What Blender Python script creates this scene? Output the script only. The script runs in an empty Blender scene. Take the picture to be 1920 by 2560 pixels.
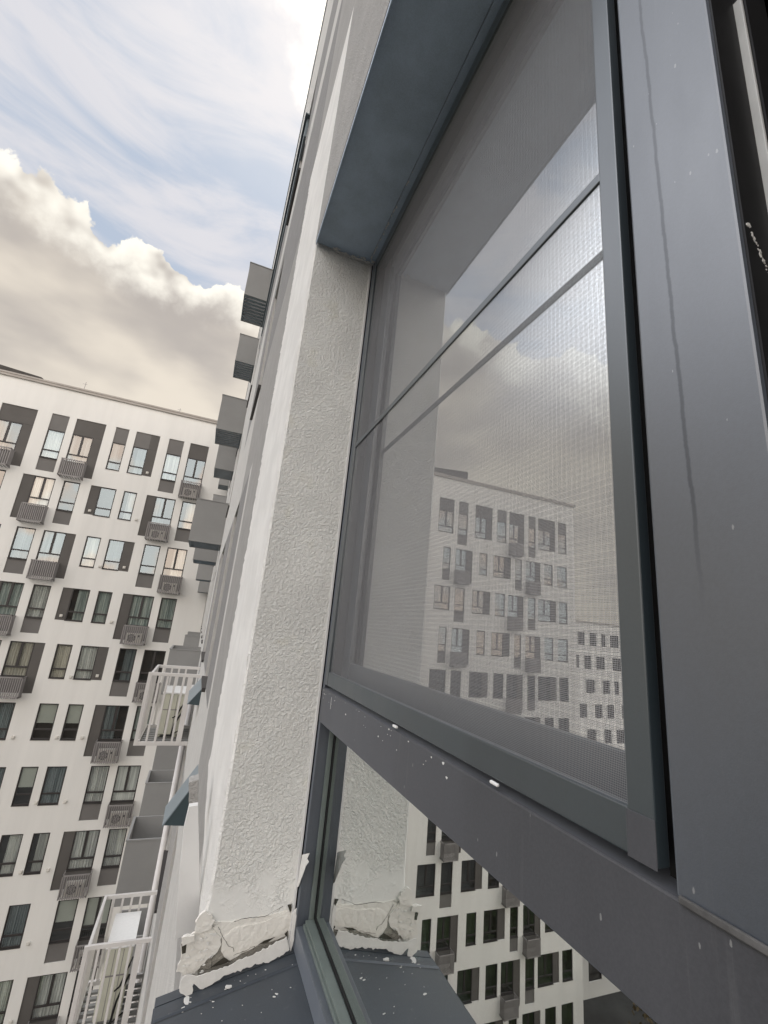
import bpy, bmesh, math, random
from mathutils import Matrix, Vector
R = math.radians
sc = bpy.context.scene
C = sc.collection
random.seed(7)

# ---------------------------------------------------------------- camera
cam_d = bpy.data.cameras.new("camera"); cam = bpy.data.objects.new("camera", cam_d); C.objects.link(cam)
CR = ((0.92400843, -0.37140148, 0.09093602), (0.17867404, 0.20912107, -0.96142809), (0.33805918, 0.90461557, 0.25958943))
cam.matrix_world = Matrix(((CR[0][0], -CR[1][0], -CR[2][0], 0), (CR[0][1], -CR[1][1], -CR[2][1], 0),
                           (CR[0][2], -CR[1][2], -CR[2][2], 0), (0, 0, 0, 1)))
cam_d.sensor_fit = 'VERTICAL'; cam_d.sensor_height = 36; cam_d.lens = 1114.5 / 2560 * 36
cam_d.clip_start = 0.02; cam_d.clip_end = 2000
sc.camera = cam
sc.view_settings.view_transform = 'Standard'; sc.view_settings.look = 'None'
sc.view_settings.exposure = 0.18; sc.view_settings.gamma = 1.0
sc.cycles.transparent_max_bounces = 24; sc.cycles.max_bounces = 10

# ---------------------------------------------------------------- node expression helper
class X:
    """arithmetic on shader sockets"""
    def __init__(s, nt, v): s.nt = nt; s.v = v
    def m(s, op, b=None, c=None, clamp=False):
        n = s.nt.nodes.new('ShaderNodeMath'); n.operation = op; n.use_clamp = clamp
        for i, q in enumerate((s, b, c)):
            if q is None: continue
            q = q.v if isinstance(q, X) else q
            if isinstance(q, (int, float)): n.inputs[i].default_value = q
            else: s.nt.links.new(q, n.inputs[i])
        return X(s.nt, n.outputs[0])
    def __add__(s, b): return s.m('ADD', b)
    def __sub__(s, b): return s.m('SUBTRACT', b)
    def __mul__(s, b): return s.m('MULTIPLY', b)
    def __truediv__(s, b): return s.m('DIVIDE', b)
    def smooth(s, a, b):
        n = s.nt.nodes.new('ShaderNodeMapRange'); n.interpolation_type = 'SMOOTHSTEP'
        s.nt.links.new(s.v, n.inputs[0]); n.inputs[1].default_value = a; n.inputs[2].default_value = b
        return X(s.nt, n.outputs[0])
def mixc(nt, f, a, b):
    n = nt.nodes.new('ShaderNodeMix'); n.data_type = 'RGBA'
    for i, q in ((0, f), (6, a), (7, b)):
        q = q.v if isinstance(q, X) else q
        if isinstance(q, tuple): n.inputs[i].default_value = (*q, 1)
        elif isinstance(q, (int, float)): n.inputs[i].default_value = q
        else: nt.links.new(q, n.inputs[i])
    return n.outputs[2]
def noise(nt, vec, scale, detail=4, rough=.55, dist=0, out=0):
    n = nt.nodes.new('ShaderNodeTexNoise'); n.inputs['Scale'].default_value = scale
    n.inputs['Detail'].default_value = detail; n.inputs['Roughness'].default_value = rough
    n.inputs['Distortion'].default_value = dist
    nt.links.new(vec, n.inputs['Vector']); return X(nt, n.outputs[out])
def mapping(nt, vec, scale=(1, 1, 1), rot=(0, 0, 0), loc=(0, 0, 0)):
    n = nt.nodes.new('ShaderNodeMapping'); nt.links.new(vec, n.inputs[0])
    n.inputs['Location'].default_value = loc; n.inputs['Rotation'].default_value = rot; n.inputs['Scale'].default_value = scale
    return n.outputs[0]

# ---------------------------------------------------------------- world: Nishita sky with cloud banks
SUN_AZ, SUN_EL = 2.0, 62.0            # azimuth from +Y towards +X
w = bpy.data.worlds.new("World"); sc.world = w; w.use_nodes = True
nt = w.node_tree; nt.nodes.clear()
out = nt.nodes.new('ShaderNodeOutputWorld')
sky = nt.nodes.new('ShaderNodeTexSky'); sky.sky_type = 'NISHITA'; sky.sun_disc = False
sky.sun_elevation = R(SUN_EL); sky.sun_rotation = R(SUN_AZ); sky.air_density = 1.0; sky.dust_density = 2.0
bg1 = nt.nodes.new('ShaderNodeBackground'); bg1.inputs[1].default_value = 0.10
nt.links.new(sky.outputs[0], bg1.inputs[0])
tc = nt.nodes.new('ShaderNodeTexCoord'); D = tc.outputs['Generated']
sp = nt.nodes.new('ShaderNodeSeparateXYZ'); nt.links.new(D, sp.inputs[0])
dx, dy, dz = (X(nt, sp.outputs[i]) for i in range(3))
el = dz.m('ARCSINE') * (180 / math.pi)
az = dx.m('ARCTAN2', dy) * (180 / math.pi)
# cumulus bank: top edge about 38 deg, falling towards the left
n1 = noise(nt, D, 5.0, 6, .55, .1)
n1b = (noise(nt, D, 10.5, 5, .56) - .5).m('ABSOLUTE') * -2 + 1
top = (az * 0.28 + 47.2).m('MINIMUM', (az * -0.05) + 37.6).m('MAXIMUM', 30.0)
side = az.m('ABSOLUTE').smooth(40, 75)
top = top + (n1 - .5) * 11 + (n1b - .90) * 6 - side * 14
dist = top - el                              # >0 inside the bank, in degrees
inb = dist.smooth(-.15, .35)
rimn = noise(nt, D, 9, 3, .5)
rim = dist.smooth(6.5, 0.6) * rimn.smooth(.30, .47)
# soft body of the bank
Db = mapping(nt, D, (1, 1, 2.2))
nb = noise(nt, Db, 3.4, 3, .45, .15)
nb2 = noise(nt, Db, 9, 3, .5, .1)
bn = (nb * .78 + nb2 * .22 + dist.smooth(4, 22) * .06).smooth(.36, .66)
body = mixc(nt, bn, (.46, .415, .37), (.78, .70, .585))
body = mixc(nt, rim * .92, body, (1.08, 1.03, .91))
# high wispy layer over blue
Dw = mapping(nt, D, (1.0, 2.2, 5.0), (R(18), R(38), R(-20)))
nw = noise(nt, Dw, 2.6, 7, .58, .5)
nw2 = noise(nt, D, 3.0, 4, .5)
wisp = (nw * .7 + nw2 * .3).smooth(.39, .57)
high = mixc(nt, wisp, (.43, .50, .61), (.67, .665, .695))
# glow where the sun stands behind thin cloud
sd = (math.sin(R(SUN_AZ)) * math.cos(R(SUN_EL)), math.cos(R(SUN_AZ)) * math.cos(R(SUN_EL)), math.sin(R(SUN_EL)))
dotp = dx * sd[0] + dy * sd[1] + dz * sd[2]
glow = (dotp + (n1 - .5) * .03).smooth(.9915, .9985)
high = mixc(nt, glow, high, (1.6, 1.5, 1.3))
glow2 = (dotp + (n1 - .5) * .06).smooth(.93, 1.0)
high = mixc(nt, glow2 * .2, high, (1.0, .97, .92))
col = mixc(nt, inb, high, body)
# warm low sky behind the camera, unseen and boosted to light facing walls
back = (dy * -1).smooth(-.1, .5) * el.smooth(70, 20)
bcol = mixc(nt, noise(nt, D, 9, 3, .5).smooth(.42, .58), (2.8, 2.25, 1.85), (2.35, 2.5, 2.5))
col = mixc(nt, back * .75, col, bcol)
left = (dx * -1).smooth(.41, .66) * el.smooth(22, 52)  # sky left of view, made extra bright to light frames and facade
col = mixc(nt, left * .85, col, (4.6, 4.7, 5.0))
bg2 = nt.nodes.new('ShaderNodeBackground'); nt.links.new(col, bg2.inputs[0]); bg2.inputs[1].default_value = 1.0
mx = nt.nodes.new('ShaderNodeMixShader'); mx.inputs[0].default_value = .93
nt.links.new(bg1.outputs[0], mx.inputs[1]); nt.links.new(bg2.outputs[0], mx.inputs[2]); nt.links.new(mx.outputs[0], out.inputs[0])

sun_d = bpy.data.lights.new("sun", 'SUN'); sun_d.energy = 0.7; sun_d.angle = R(20); sun_d.color = (1, .95, .88)
sun = bpy.data.objects.new("sun", sun_d); C.objects.link(sun)
sun.rotation_euler = Vector(sd).to_track_quat('Z', 'Y').to_euler(); sun.location = (0, 0, 30)

# ---------------------------------------------------------------- materials
MT = {}
def mat(name):
    m = bpy.data.materials.new(name); m.use_nodes = True; MT[name] = m
    nt = m.node_tree; b = nt.nodes['Principled BSDF']
    tc = nt.nodes.new('ShaderNodeTexCoord')
    return m, nt, b, tc.outputs['Object']
def plain(name, col, rough=.6, spec=.5, var=.12, scale=3., bump=0, bscale=200, metal=0, streak=False):
    m, nt, b, O = mat(name)
    v = mapping(nt, O, (3, 3, .35)) if streak else O
    n = noise(nt, v, scale, 5, .6)
    f = n.smooth(.25, .75)
    c0 = tuple(c * (1 - var) for c in col); c1 = tuple(min(1, c * (1 + var)) for c in col)
    nt.links.new(mixc(nt, f, c0, c1), b.inputs['Base Color'])
    b.inputs['Roughness'].default_value = rough; b.inputs['Specular IOR Level'].default_value = spec; b.inputs['Metallic'].default_value = metal
    if bump:
        bn = nt.nodes.new('ShaderNodeBump'); bn.inputs['Strength'].default_value = 1; bn.inputs['Distance'].default_value = bump
        nt.links.new(noise(nt, O, bscale, 3, .6).v, bn.inputs['Height']); nt.links.new(bn.outputs[0], b.inputs['Normal'])
    return m
plain('white_render', (.74, .73, .70), .9, .2, .05, .35, .002, 60, streak=True)
plain('dark_panel', (.105, .098, .092), .75, .3, .08, 1)
plain('mid_panel', (.155, .148, .142), .75, .3, .06, 1)
plain('brown_frame', (.035, .031, .03), .5, .5, .1, 2)
plain('basket_bars', (.27, .255, .25), .5, .4, .08, 3)
plain('basket_panel', (.26, .26, .255), .5, .35, .05, 2)
plain('blue_louvre', (.16, .20, .225), .5, .4, .08, 2)
plain('rail_white', (.62, .60, .58), .45, .4, .06, 6)
plain('cornice_metal', (.36, .33, .30), .5, .4, .1, 1)
plain('roof_dark', (.07, .065, .06), .8, .2, .2, 2)
plain('ac_casing', (.62, .60, .55), .5, .4, .05, 4)
plain('ac_grille', (.05, .05, .05), .5, .4, .1, 4)
plain('room_wall', (.30, .29, .28), .9, .2, .1, 1)
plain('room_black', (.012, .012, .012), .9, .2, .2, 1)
plain('brick_brown', (.10, .085, .075), .9, .2, .2, 1)
plain('joint_dust', (.10, .098, .096), .9, .2, .3, 60)
plain('room_dark', (.075, .072, .07), .9, .2, .2, 1)
plain('asphalt', (.07, .07, .068), .9, .2, .25, .3)
plain('grass_green', (.05, .07, .03), .9, .2, .3, .8)
plain('bark', (.09, .07, .055), .9, .2, .3, 12, streak=True)
plain('leaf', (.085, .065, .035), .7, .3, .4, 3)
plain('ledge_blue', (.19, .23, .255), .35, .5, .08, 3)
plain('ledge_dark', (.05, .075, .085), .4, .5, .1, 3)
plain('board_white', (.70, .70, .69), .5, .4, .04, 9, .0004, 60)
plain('gasket_light', (.55, .56, .55), .5, .4, .08, 20)
plain('rubber_and_shade', (.012, .012, .013), .6, .3, .2, 30)
plain('bead_green', (.13, .155, .145), .3, .6, .1, 12, streak=True)
plain('clip_white', (.8, .8, .78), .4, .5, .03, 30)
plain('paint_chip', (.74, .73, .70), .7, .3, .05, 90, .0006, 120)
plain('black_cable', (.012, .012, .012), .5, .4, .1, 9)
plain('cover_cream', (.60, .60, .50), .6, .3, .05, 6)
plain('red_flower', (.5, .05, .04), .7, .3, .1, 6)

def speckle_nodes(nt, O, b, scale, thr, stretch=(1, 1, .4)):
    vo = nt.nodes.new('ShaderNodeTexVoronoi'); vo.inputs['Scale'].default_value = scale
    nt.links.new(mapping(nt, O, stretch), vo.inputs['Vector'])
    sep = nt.nodes.new('ShaderNodeSeparateColor'); nt.links.new(vo.outputs['Color'], sep.inputs[0])
    pick = X(nt, sep.outputs[0]).smooth(.66, .68)
    size = X(nt, sep.outputs[1]) * thr + thr * .25
    n = noise(nt, O, scale * 7, 2, .6)
    return (size - X(nt, vo.outputs['Distance']) + (n - .5) * thr * .8).smooth(0, thr * .18) * pick
plain('crack_dark', (.06, .055, .045), .9, .1, .1, 30)
def metal_frame(name, col, rough, scratch=True, spec=.5, chips=.04, ior=1.5, drip=False, sheen=.35):
    m, nt, b, O = mat(name)
    n = noise(nt, mapping(nt, O, (1, 1, .25)), 9, 6, .6).smooth(.3, .7)
    fine = noise(nt, O, 450, 2, .5).smooth(.3, .7)
    c = mixc(nt, n, tuple(x * .86 for x in col), tuple(x * 1.16 for x in col))
    c = mixc(nt, fine * .16, c, tuple(min(1, x * 1.9) for x in col))
    if scratch:
        c = mixc(nt, speckle_nodes(nt, O, b, 34, chips, (1, 1, .45)), c, (.55, .54, .52))
        c = mixc(nt, speckle_nodes(nt, O, b, 90, chips * 1.5, (1, 1, .4)) * .5, c, (.35, .35, .34))
        sm = noise(nt, mapping(nt, O, (40, 40, 1.5)), 1.6, 5, .65).smooth(.60, .8)
        c = mixc(nt, sm * .22, c, (.28, .28, .28))
    if drip:      # dried run down the post
        s4 = nt.nodes.new('ShaderNodeSeparateXYZ'); nt.links.new(O, s4.inputs[0])
        zz, yy = X(nt, s4.outputs[2]), X(nt, s4.outputs[1])
        path = zz * .0113 + .1963 + (noise(nt, mapping(nt, O, (0, 0, 14)), 1.0, 5, .7) - .5) * .008
        ln = (yy - path).m('ABSOLUTE').smooth(.0022, .0007) * zz.smooth(.02, .12)
        c = mixc(nt, ln * .5, c, (.018, .018, .022))
    b.inputs['IOR'].default_value = ior
    if drip: nt.links.new((ln * -.20 + .5).v, b.inputs['Specular IOR Level'])
    b.inputs['Sheen Weight'].default_value = sheen; b.inputs['Sheen Roughness'].default_value = .45; b.inputs['Sheen Tint'].default_value = (.8, .88, 1, 1)
    nt.links.new(c, b.inputs['Base Color'])
    r = n * .12 + (rough - .05)
    nt.links.new(r.v, b.inputs['Roughness']); b.inputs['Specular IOR Level'].default_value = spec
    bn = nt.nodes.new('ShaderNodeBump'); bn.inputs['Distance'].default_value = .00007; bn.inputs['Strength'].default_value = .7
    nt.links.new(noise(nt, O, 900, 2, .5).v, bn.inputs['Height']); nt.links.new(bn.outputs[0], b.inputs['Normal'])
    return m
metal_frame('frame_charcoal', (.036, .045, .059), .40, ior=2.1, drip=True, sheen=.35, chips=.055)
metal_frame('frame_transom', (.052, .053, .059), .50, sheen=.2, chips=.055)
metal_frame('screen_frame', (.020, .031, .037), .34, False, ior=1.95, sheen=.12)
metal_frame('sill_metal', (.030, .037, .046), .42, chips=.04, sheen=.2)
metal_frame('soffit_metal', (.36, .44, .53), .5, False, sheen=1.0)

def stucco(name, col, bump, scale, smoothness=0., stain=True, zfade=False):
    m, nt, b, O = mat(name)
    n1 = noise(nt, O, scale, 3, .5, .6); n2 = noise(nt, O, scale * 2.3, 2, .5, .8); big = noise(nt, O, 7, 4, .6).smooth(.35, .7)
    ridg = (n1 - .5).m('ABSOLUTE') * 2
    h = (n1.smooth(.34, .64) * .8 + ridg.smooth(0, .35) * .1 + noise(nt, O, 420, 2, .6) * .15 if zfade else ridg.smooth(0, .42) * .7) + n2.smooth(.35, .65) * .4
    if zfade:       # relief dies out towards the trowelled repair at the foot
        s3 = nt.nodes.new('ShaderNodeSeparateXYZ'); nt.links.new(O, s3.inputs[0])
        h = h * (X(nt, s3.outputs[2]) + (big - .5) * .12).smooth(-.58, -.50)
    bn = nt.nodes.new('ShaderNodeBump'); bn.inputs['Distance'].default_value = bump; bn.inputs['Strength'].default_value = 1
    nt.links.new(h.v, bn.inputs['Height']); nt.links.new(bn.outputs[0], b.inputs['Normal'])
    c = mixc(nt, big, tuple(x * .94 for x in col), tuple(min(.9, x * 1.05) for x in col))
    if stain:
        st = noise(nt, O, 14, 3, .5).smooth(.60, .78)
        c = mixc(nt, st * .30, c, (.62, .60, .47))
    nt.links.new(c, b.inputs['Base Color']); b.inputs['Roughness'].default_value = .85; b.inputs['Specular IOR Level'].default_value = .25
    return m
stucco('rough_stucco', (.80, .80, .77), 0.0020, 145, zfade=True)
stucco('band_white', (.84, .83, .80), .0016, 140, stain=False)
stucco('grey_stucco', (.42, .41, .395), .0045, 75, stain=False)
stucco('grey_stucco_dark', (.29, .285, .28), .003, 90, stain=False)
stucco('facade_light', (.58, .57, .545), .0025, 60, stain=False)
stucco('peeled_plaster', (.77, .75, .70), .0012, 30)
stucco('mortar_grey', (.30, .285, .25), .002, 90)

def glass(name, r0, tint, wav=0):
    m = bpy.data.materials.new(name); m.use_nodes = True; MT[name] = m
    nt = m.node_tree; nt.nodes.clear(); o = nt.nodes.new('ShaderNodeOutputMaterial')
    g = nt.nodes.new('ShaderNodeBsdfGlossy'); g.inputs['Roughness'].default_value = .012 if name == 'glass_upper' else 0.0; g.inputs[0].default_value = (.97, .98, .97, 1)
    t = nt.nodes.new('ShaderNodeBsdfTransparent'); t.inputs[0].default_value = (*tint, 1)
    ge = nt.nodes.new('ShaderNodeNewGeometry'); dt = nt.nodes.new('ShaderNodeVectorMath'); dt.operation = 'DOT_PRODUCT'
    nt.links.new(ge.outputs['Normal'], dt.inputs[0]); nt.links.new(ge.outputs['Incoming'], dt.inputs[1])
    c = X(nt, dt.outputs['Value']).m('ABSOLUTE')
    one = (c * -1 + 1).m('POWER', 5.0)
    fac = one * (1 - r0) + r0
    mx = nt.nodes.new('ShaderNodeMixShader'); nt.links.new(fac.v, mx.inputs[0])
    nt.links.new(t.outputs[0], mx.inputs[1]); nt.links.new(g.outputs[0], mx.inputs[2])
    if wav:
        tcn = nt.nodes.new('ShaderNodeTexCoord'); bn = nt.nodes.new('ShaderNodeBump'); bn.inputs['Distance'].default_value = wav
        nt.links.new(noise(nt, tcn.outputs['Object'], .8, 2, .4).v, bn.inputs['Height']); nt.links.new(bn.outputs[0], g.inputs['Normal'])
    nt.links.new(mx.outputs[0], o.inputs[0]); return m
glass('glass_far', .24, (.90, .93, .92), .0025)
glass('glass_near', .66, (.62, .72, .69), .0002)
glass('glass_upper', .68, (.75, .78, .78))

m, nt, b, O = mat('screen_mesh')
s3 = nt.nodes.new('ShaderNodeSeparateXYZ'); nt.links.new(O, s3.inputs[0])
P = .00155
def wire(s):
    return ((s / P).m('FRACT') - .5).m('ABSOLUTE').smooth(.37, .42)
wy = wire(X(nt, s3.outputs[1])); wz = wire(X(nt, s3.outputs[2]))
al = wy.m('MAXIMUM', wz)
b.inputs['Base Color'].default_value = (.29, .29, .30, 1); b.inputs['Roughness'].default_value = .5
nt.links.new(al.v, b.inputs['Alpha'])

def curtain_mat(name, c0, c1, sc_=9):
    m, nt, b, O = mat(name)
    n = noise(nt, mapping(nt, O, (1, 1, .04)), sc_, 3, .6).smooth(.3, .7)
    nt.links.new(mixc(nt, n, c0, c1), b.inputs['Base Color']); b.inputs['Roughness'].default_value = .9
curtain_mat('curtain_grey', (.42, .42, .41), (.82, .82, .78))
curtain_mat('curtain_green', (.26, .31, .30), (.62, .66, .62))
curtain_mat('curtain_dark', (.11, .14, .15), (.34, .38, .39))
plain('blind_pale', (.50, .51, .46), .8, .2, .05, 1)
curtain_mat('curtain_cream', (.45, .42, .36), (.7, .66, .58), 3)

# ---------------------------------------------------------------- mesh helpers
class MB:
    def __init__(s): s.v = []; s.f = []; s.mi = []; s.k = 0
    def poly(s, pts):
        i = len(s.v); s.v += [tuple(p) for p in pts]; s.f.append(tuple(range(i, i + len(pts)))); s.mi.append(s.k); return s
    def box(s, a, b):
        x0, y0, z0 = (min(a[i], b[i]) for i in range(3)); x1, y1, z1 = (max(a[i], b[i]) for i in range(3))
        i = len(s.v)
        s.v += [(x0, y0, z0), (x1, y0, z0), (x1, y1, z0), (x0, y1, z0), (x0, y0, z1), (x1, y0, z1), (x1, y1, z1), (x0, y1, z1)]
        for q in ((0, 3, 2, 1), (4, 5, 6, 7), (0, 1, 5, 4), (1, 2, 6, 5), (2, 3, 7, 6), (3, 0, 4, 7)):
            s.f.append(tuple(i + k for k in q)); s.mi.append(s.k)
        return s
    def prism(s, pts, off):
        n = len(pts); i = len(s.v); o = Vector(off)
        s.v += [tuple(p) for p in pts] + [tuple(Vector(p) + o) for p in pts]
        s.f.append(tuple(i + k for k in range(n))[::-1]); s.f.append(tuple(i + n + k for k in range(n)))
        for k in range(n): s.f.append((i + k, i + (k + 1) % n, i + n + (k + 1) % n, i + n + k))
        s.mi += [s.k] * (n + 2); return s
    def tube(s, pts, r, n=8):
        pts = [Vector(p) for p in pts]; rings = []
        for j, p in enumerate(pts):
            d = (pts[min(j + 1, len(pts) - 1)] - pts[max(j - 1, 0)]).normalized()
            a = d.orthogonal().normalized(); bb = d.cross(a); rr = r[j] if isinstance(r, (list, tuple)) else r
            i = len(s.v); s.v += [tuple(p + (a * math.cos(t) + bb * math.sin(t)) * rr) for t in (2 * math.pi * k / n for k in range(n))]; rings.append(i)
        for j in range(len(rings) - 1):
            for k in range(n):
                s.f.append((rings[j] + k, rings[j] + (k + 1) % n, rings[j + 1] + (k + 1) % n, rings[j + 1] + k)); s.mi.append(s.k)
        s.f.append(tuple(rings[0] + k for k in range(n))[::-1]); s.f.append(tuple(rings[-1] + k for k in range(n))); s.mi += [s.k] * 2
        return s
    def build(s, name, m, parent=None, bevel=0, recalc=True, smooth=False):
        me = bpy.data.meshes.new(name); me.from_pydata(s.v, [], s.f)
        ms = m if isinstance(m, (list, tuple)) else [m]
        for q in ms: me.materials.append(MT[q])
        me.polygons.foreach_set('material_index', s.mi)
        if recalc:
            bm = bmesh.new(); bm.from_mesh(me); bmesh.ops.recalc_face_normals(bm, faces=bm.faces); bm.to_mesh(me); bm.free()
        if smooth: me.polygons.foreach_set('use_smooth', [True] * len(me.polygons))
        me.update()
        o = bpy.data.objects.new(name, me); C.objects.link(o)
        if parent: o.parent = parent
        if bevel:
            bv = o.modifiers.new('bevel', 'BEVEL'); bv.width = bevel; bv.segments = 2; bv.limit_method = 'ANGLE'
        return o
def empty(name, label, cat, loc=(0, 0, 0), group=None):
    o = bpy.data.objects.new(name, None); C.objects.link(o); o.location = loc; o.empty_display_size = .2
    o['label'] = label; o['category'] = cat
    if group: o['group'] = group
    return o
def wall_grid(u0, u1, v0, v1, holes, P, depth, reveal=True, zones=None):
    """front sheet with rectangular holes and reveals; P(u, v, d) maps to the world, d = depth into the wall"""
    mb = MB()
    us = sorted({u0, u1, *[h[0] for h in holes], *[h[1] for h in holes], *([z[0] for z in zones] + [z[1] for z in zones] if zones else [])})
    vs = sorted({v0, v1, *[h[2] for h in holes], *[h[3] for h in holes], *([z[2] for z in zones] + [z[3] for z in zones] if zones else [])})
    us = [u for u in us if u0 <= u <= u1]; vs = [v for v in vs if v0 <= v <= v1]
    nu, nv = len(us) - 1, len(vs) - 1
    H = [[False] * nv for _ in range(nu)]; K = [[0] * nv for _ in range(nu)]
    for i in range(nu):
        cu = (us[i] + us[i + 1]) / 2
        for j in range(nv):
            cv = (vs[j] + vs[j + 1]) / 2
            H[i][j] = any(h[0] < cu < h[1] and h[2] < cv < h[3] for h in holes)
            for z in zones or []:
                if z[0] < cu < z[1] and z[2] < cv < z[3]: K[i][j] = z[4]
    for i in range(nu):
        for j in range(nv):
            a, b2, c, d = us[i], us[i + 1], vs[j], vs[j + 1]
            if H[i][j]:
                mb.k = 0
                if i == 0 or not H[i - 1][j]: mb.poly([P(a, c, 0), P(a, d, 0), P(a, d, depth), P(a, c, depth)])
                if i == nu - 1 or not H[i + 1][j]: mb.poly([P(b2, c, 0), P(b2, d, 0), P(b2, d, depth), P(b2, c, depth)])
                if j == 0 or not H[i][j - 1]: mb.poly([P(a, c, 0), P(b2, c, 0), P(b2, c, depth), P(a, c, depth)])
                if j == nv - 1 or not H[i][j + 1]: mb.poly([P(a, d, 0), P(b2, d, 0), P(b2, d, depth), P(a, d, depth)])
            else:
                mb.k = K[i][j]
                mb.poly([P(a, c, 0), P(b2, c, 0), P(b2, d, 0), P(a, d, 0)])
    return mb

GZ = -28.0
# ================================================================= ground
g = MB(); g.poly([(-400, -400, GZ), (400, -400, GZ), (400, 400, GZ), (-400, 400, GZ)])
o = g.build('ground', 'asphalt'); o['kind'] = 'structure'
g = MB(); g.box((-60, 8, GZ + .004), (-6, 24, GZ + .12)); o = g.build('lawn', 'grass_green'); o['kind'] = 'structure'

# ================================================================= opposite building
YF = 29.0
OB = empty('apartment_building', 'white rendered apartment block with dark window panels and barred baskets, on the left', 'building', (-14, YF, GZ))
def pin(o, root):
    o.parent = root; o.matrix_parent_inverse = Matrix.Translation(-Vector(root.location)); return o
TOPS = [9.40] + [6.59 - 2.91 * k for k in range(0, 11)]
# window = (x0, x1, kind) kind: n narrow, w wide double; ext: (side strip x0,x1,long), spandrel, basket, header
def row_items(r):
    """list of (x0,x1,wide,strip,strip_long,spandrel,basket)"""
    if r % 2 == 1:      # odd rows 1,3,5,...
        A = [(-9.93, -9.07, 0, None, 0, 1, 0), (-8.71, -7.65, 1, (-7.65, -7.2), 1, 0, 1), (-6.68, -5.97, 0, None, 0, 0, 0),
             (-5.58, -4.76, 0, (-4.76, -4.27), 0, 0, 0), (-3.75, -2.9, 0, None, 0, 1, 0), (-2.53, -1.43, 1, None, 0, 0, 1)]
        A += [(-12.3, -11.1, 1, (-11.1, -10.62), 1, 0, 1), (-13.6, -12.75, 0, None, 0, 1, 0),
              (-15.9, -14.6, 1, None, 0, 0, 0), (-17.15, -16.3, 0, None, 0, 1, 0), (-18.9, -17.8, 1, (-19.4, -18.9), 0, 0, 0),
              (-20.75, -19.85, 0, None, 0, 0, 0), (-22.0, -21.0, 1, (-22.5, -22.0), 1, 0, 1), (-23.65, -22.9, 0, None, 0, 1, 0),
              (-25.2, -23.9, 1, (-25.68, -25.2), 0, 0, 0), (-26.85, -25.95, 0, None, 0, 0, 0)]
    else:
        A = [(-9.87, -8.86, 1, (-10.38, -9.87), 1, 0, 1), (-8.46, -7.66, 0, None, 0, 1, 0), (-6.68, -5.84, 0, (-7.13, -6.68), 0, 0, 0),
             (-5.45, -4.76, 0, None, 0, 0, 0), (-3.76, -2.65, 1, (-4.24, -3.76), 1, 0, 1), (-2.27, -1.44, 0, None, 0, 1, 0)]
        A += [(-12.2, -11.15, 1, None, 0, 0, 0), (-13.5, -12.7, 0, None, 0, 1, 0),
              (-15.8, -15.15, 0, None, 0, 1, 0), (-17.2, -16.2, 1, (-17.7, -17.2), 1, 0, 1), (-19.05, -18.3, 0, None, 0, 0, 0),
              (-20.7, -19.6, 1, (-21.25, -20.7), 0, 0, 0), (-22.3, -21.65, 0, None, 0, 1, 0), (-23.7, -22.7, 1, (-24.13, -23.7), 1, 0, 1),
              (-25.4, -24.5, 0, None, 0, 0, 0), (-26.85, -25.85, 0, None, 0, 0, 0)]
    return A
holes = []; wins = []; panels = []; baskets = []; caps = []
for ri, zt in enumerate(TOPS):
    r = ri + 1
    if zt - 2.6 < GZ + .3: continue
    its = row_items(r)
    if r == 6: its = [(-8.46, -7.72, 0, None, 0, 0, 0), (-6.72, -5.88, 0, None, 0, 0, 0)] + [i for i in its if i[0] not in (-8.46, -6.68)]
    if r == 7: its = [(-8.6, -7.35, 1, None, 0, 0, 0), (-6.74, -6.02, 0, None, 0, 0, 0), (-5.66, -4.8, 0, None, 0, 0, 0)] + [i for i in its if not (-9 < i[0] < -5)]
    if r == 8: its = [(-6.76, -5.9, 0, None, 0, 0, 0), (-5.5, -4.8, 0, None, 0, 0, 0)] + [i for i in its if i[0] not in (-6.68, -5.45)]
    if r == 9: its = [(-7.0, -6.15, 0, None, 0, 0, 0), (-5.7, -4.85, 0, None, 0, 0, 0)] + [i for i in its if not (-7.5 < i[0] < -5)]
    drift = -.022 * (r - 4) if r > 4 else 0
    for (x0, x1, wide, strip, slong, span, bask) in its:
        x0 += drift * (x0 > -14); x1 += drift * (x0 > -14)
        zb = zt - 1.70; lo = zt - 2.47
        if r == 1:
            h = (x0, x1 if not strip else max(x1, strip[1]), zt, zt + .96)
            if strip and strip[0] < x0: h = (strip[0], x1, zt, zt + .96)
            holes.append(h); panels.append((x0, x1, zt, zt + .96, 'dark_panel' if wide else 'mid_panel'))
            if strip: panels.append((strip[0], strip[1], zt, zt + .96, 'dark_panel'))
        holes.append((x0, x1, zb, zt)); wins.append((x0, x1, zb, zt, wide, r))
        if strip:
            s0, s1 = strip[0] + drift * (x0 > -14), strip[1] + drift * (x0 > -14)
            if s0 < x0: s1 = x0
            else: s0 = x1
            l2 = lo if slong else zb
            holes.append((s0, s1, l2, zt)); panels.append((s0, s1, l2, zt, 'dark_panel'))
            if not slong: caps.append((s0 + .25, l2 + .22, .09))
        if span: holes.append((x0, x1, lo, zb)); panels.append((x0, x1, lo, zb, 'mid_panel'))
        if bask: holes.append((x0, x1, lo, zb)); panels.append((x0, x1, lo, zb, 'mid_panel')); baskets.append((x0, x1, zb, r))
        if not strip and not wide and not span and r > 1: caps.append((x1 + .28, zb + .12, 0))
XL, XR, ZR = -27.7, .13, 12.0
Pf = lambda u, v, d: (u, YF + d, v)
mb = wall_grid(XL, XR, GZ, ZR, holes, Pf, .14)
mb.k = 0
mb.poly([(XL, YF, GZ), (XL, YF + 13, GZ), (XL, YF + 13, ZR), (XL, YF, ZR)])
mb.poly([(XL, YF + 13, GZ), (XR, YF + 13, GZ), (XR, YF + 13, ZR), (XL, YF + 13, ZR)])
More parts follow.
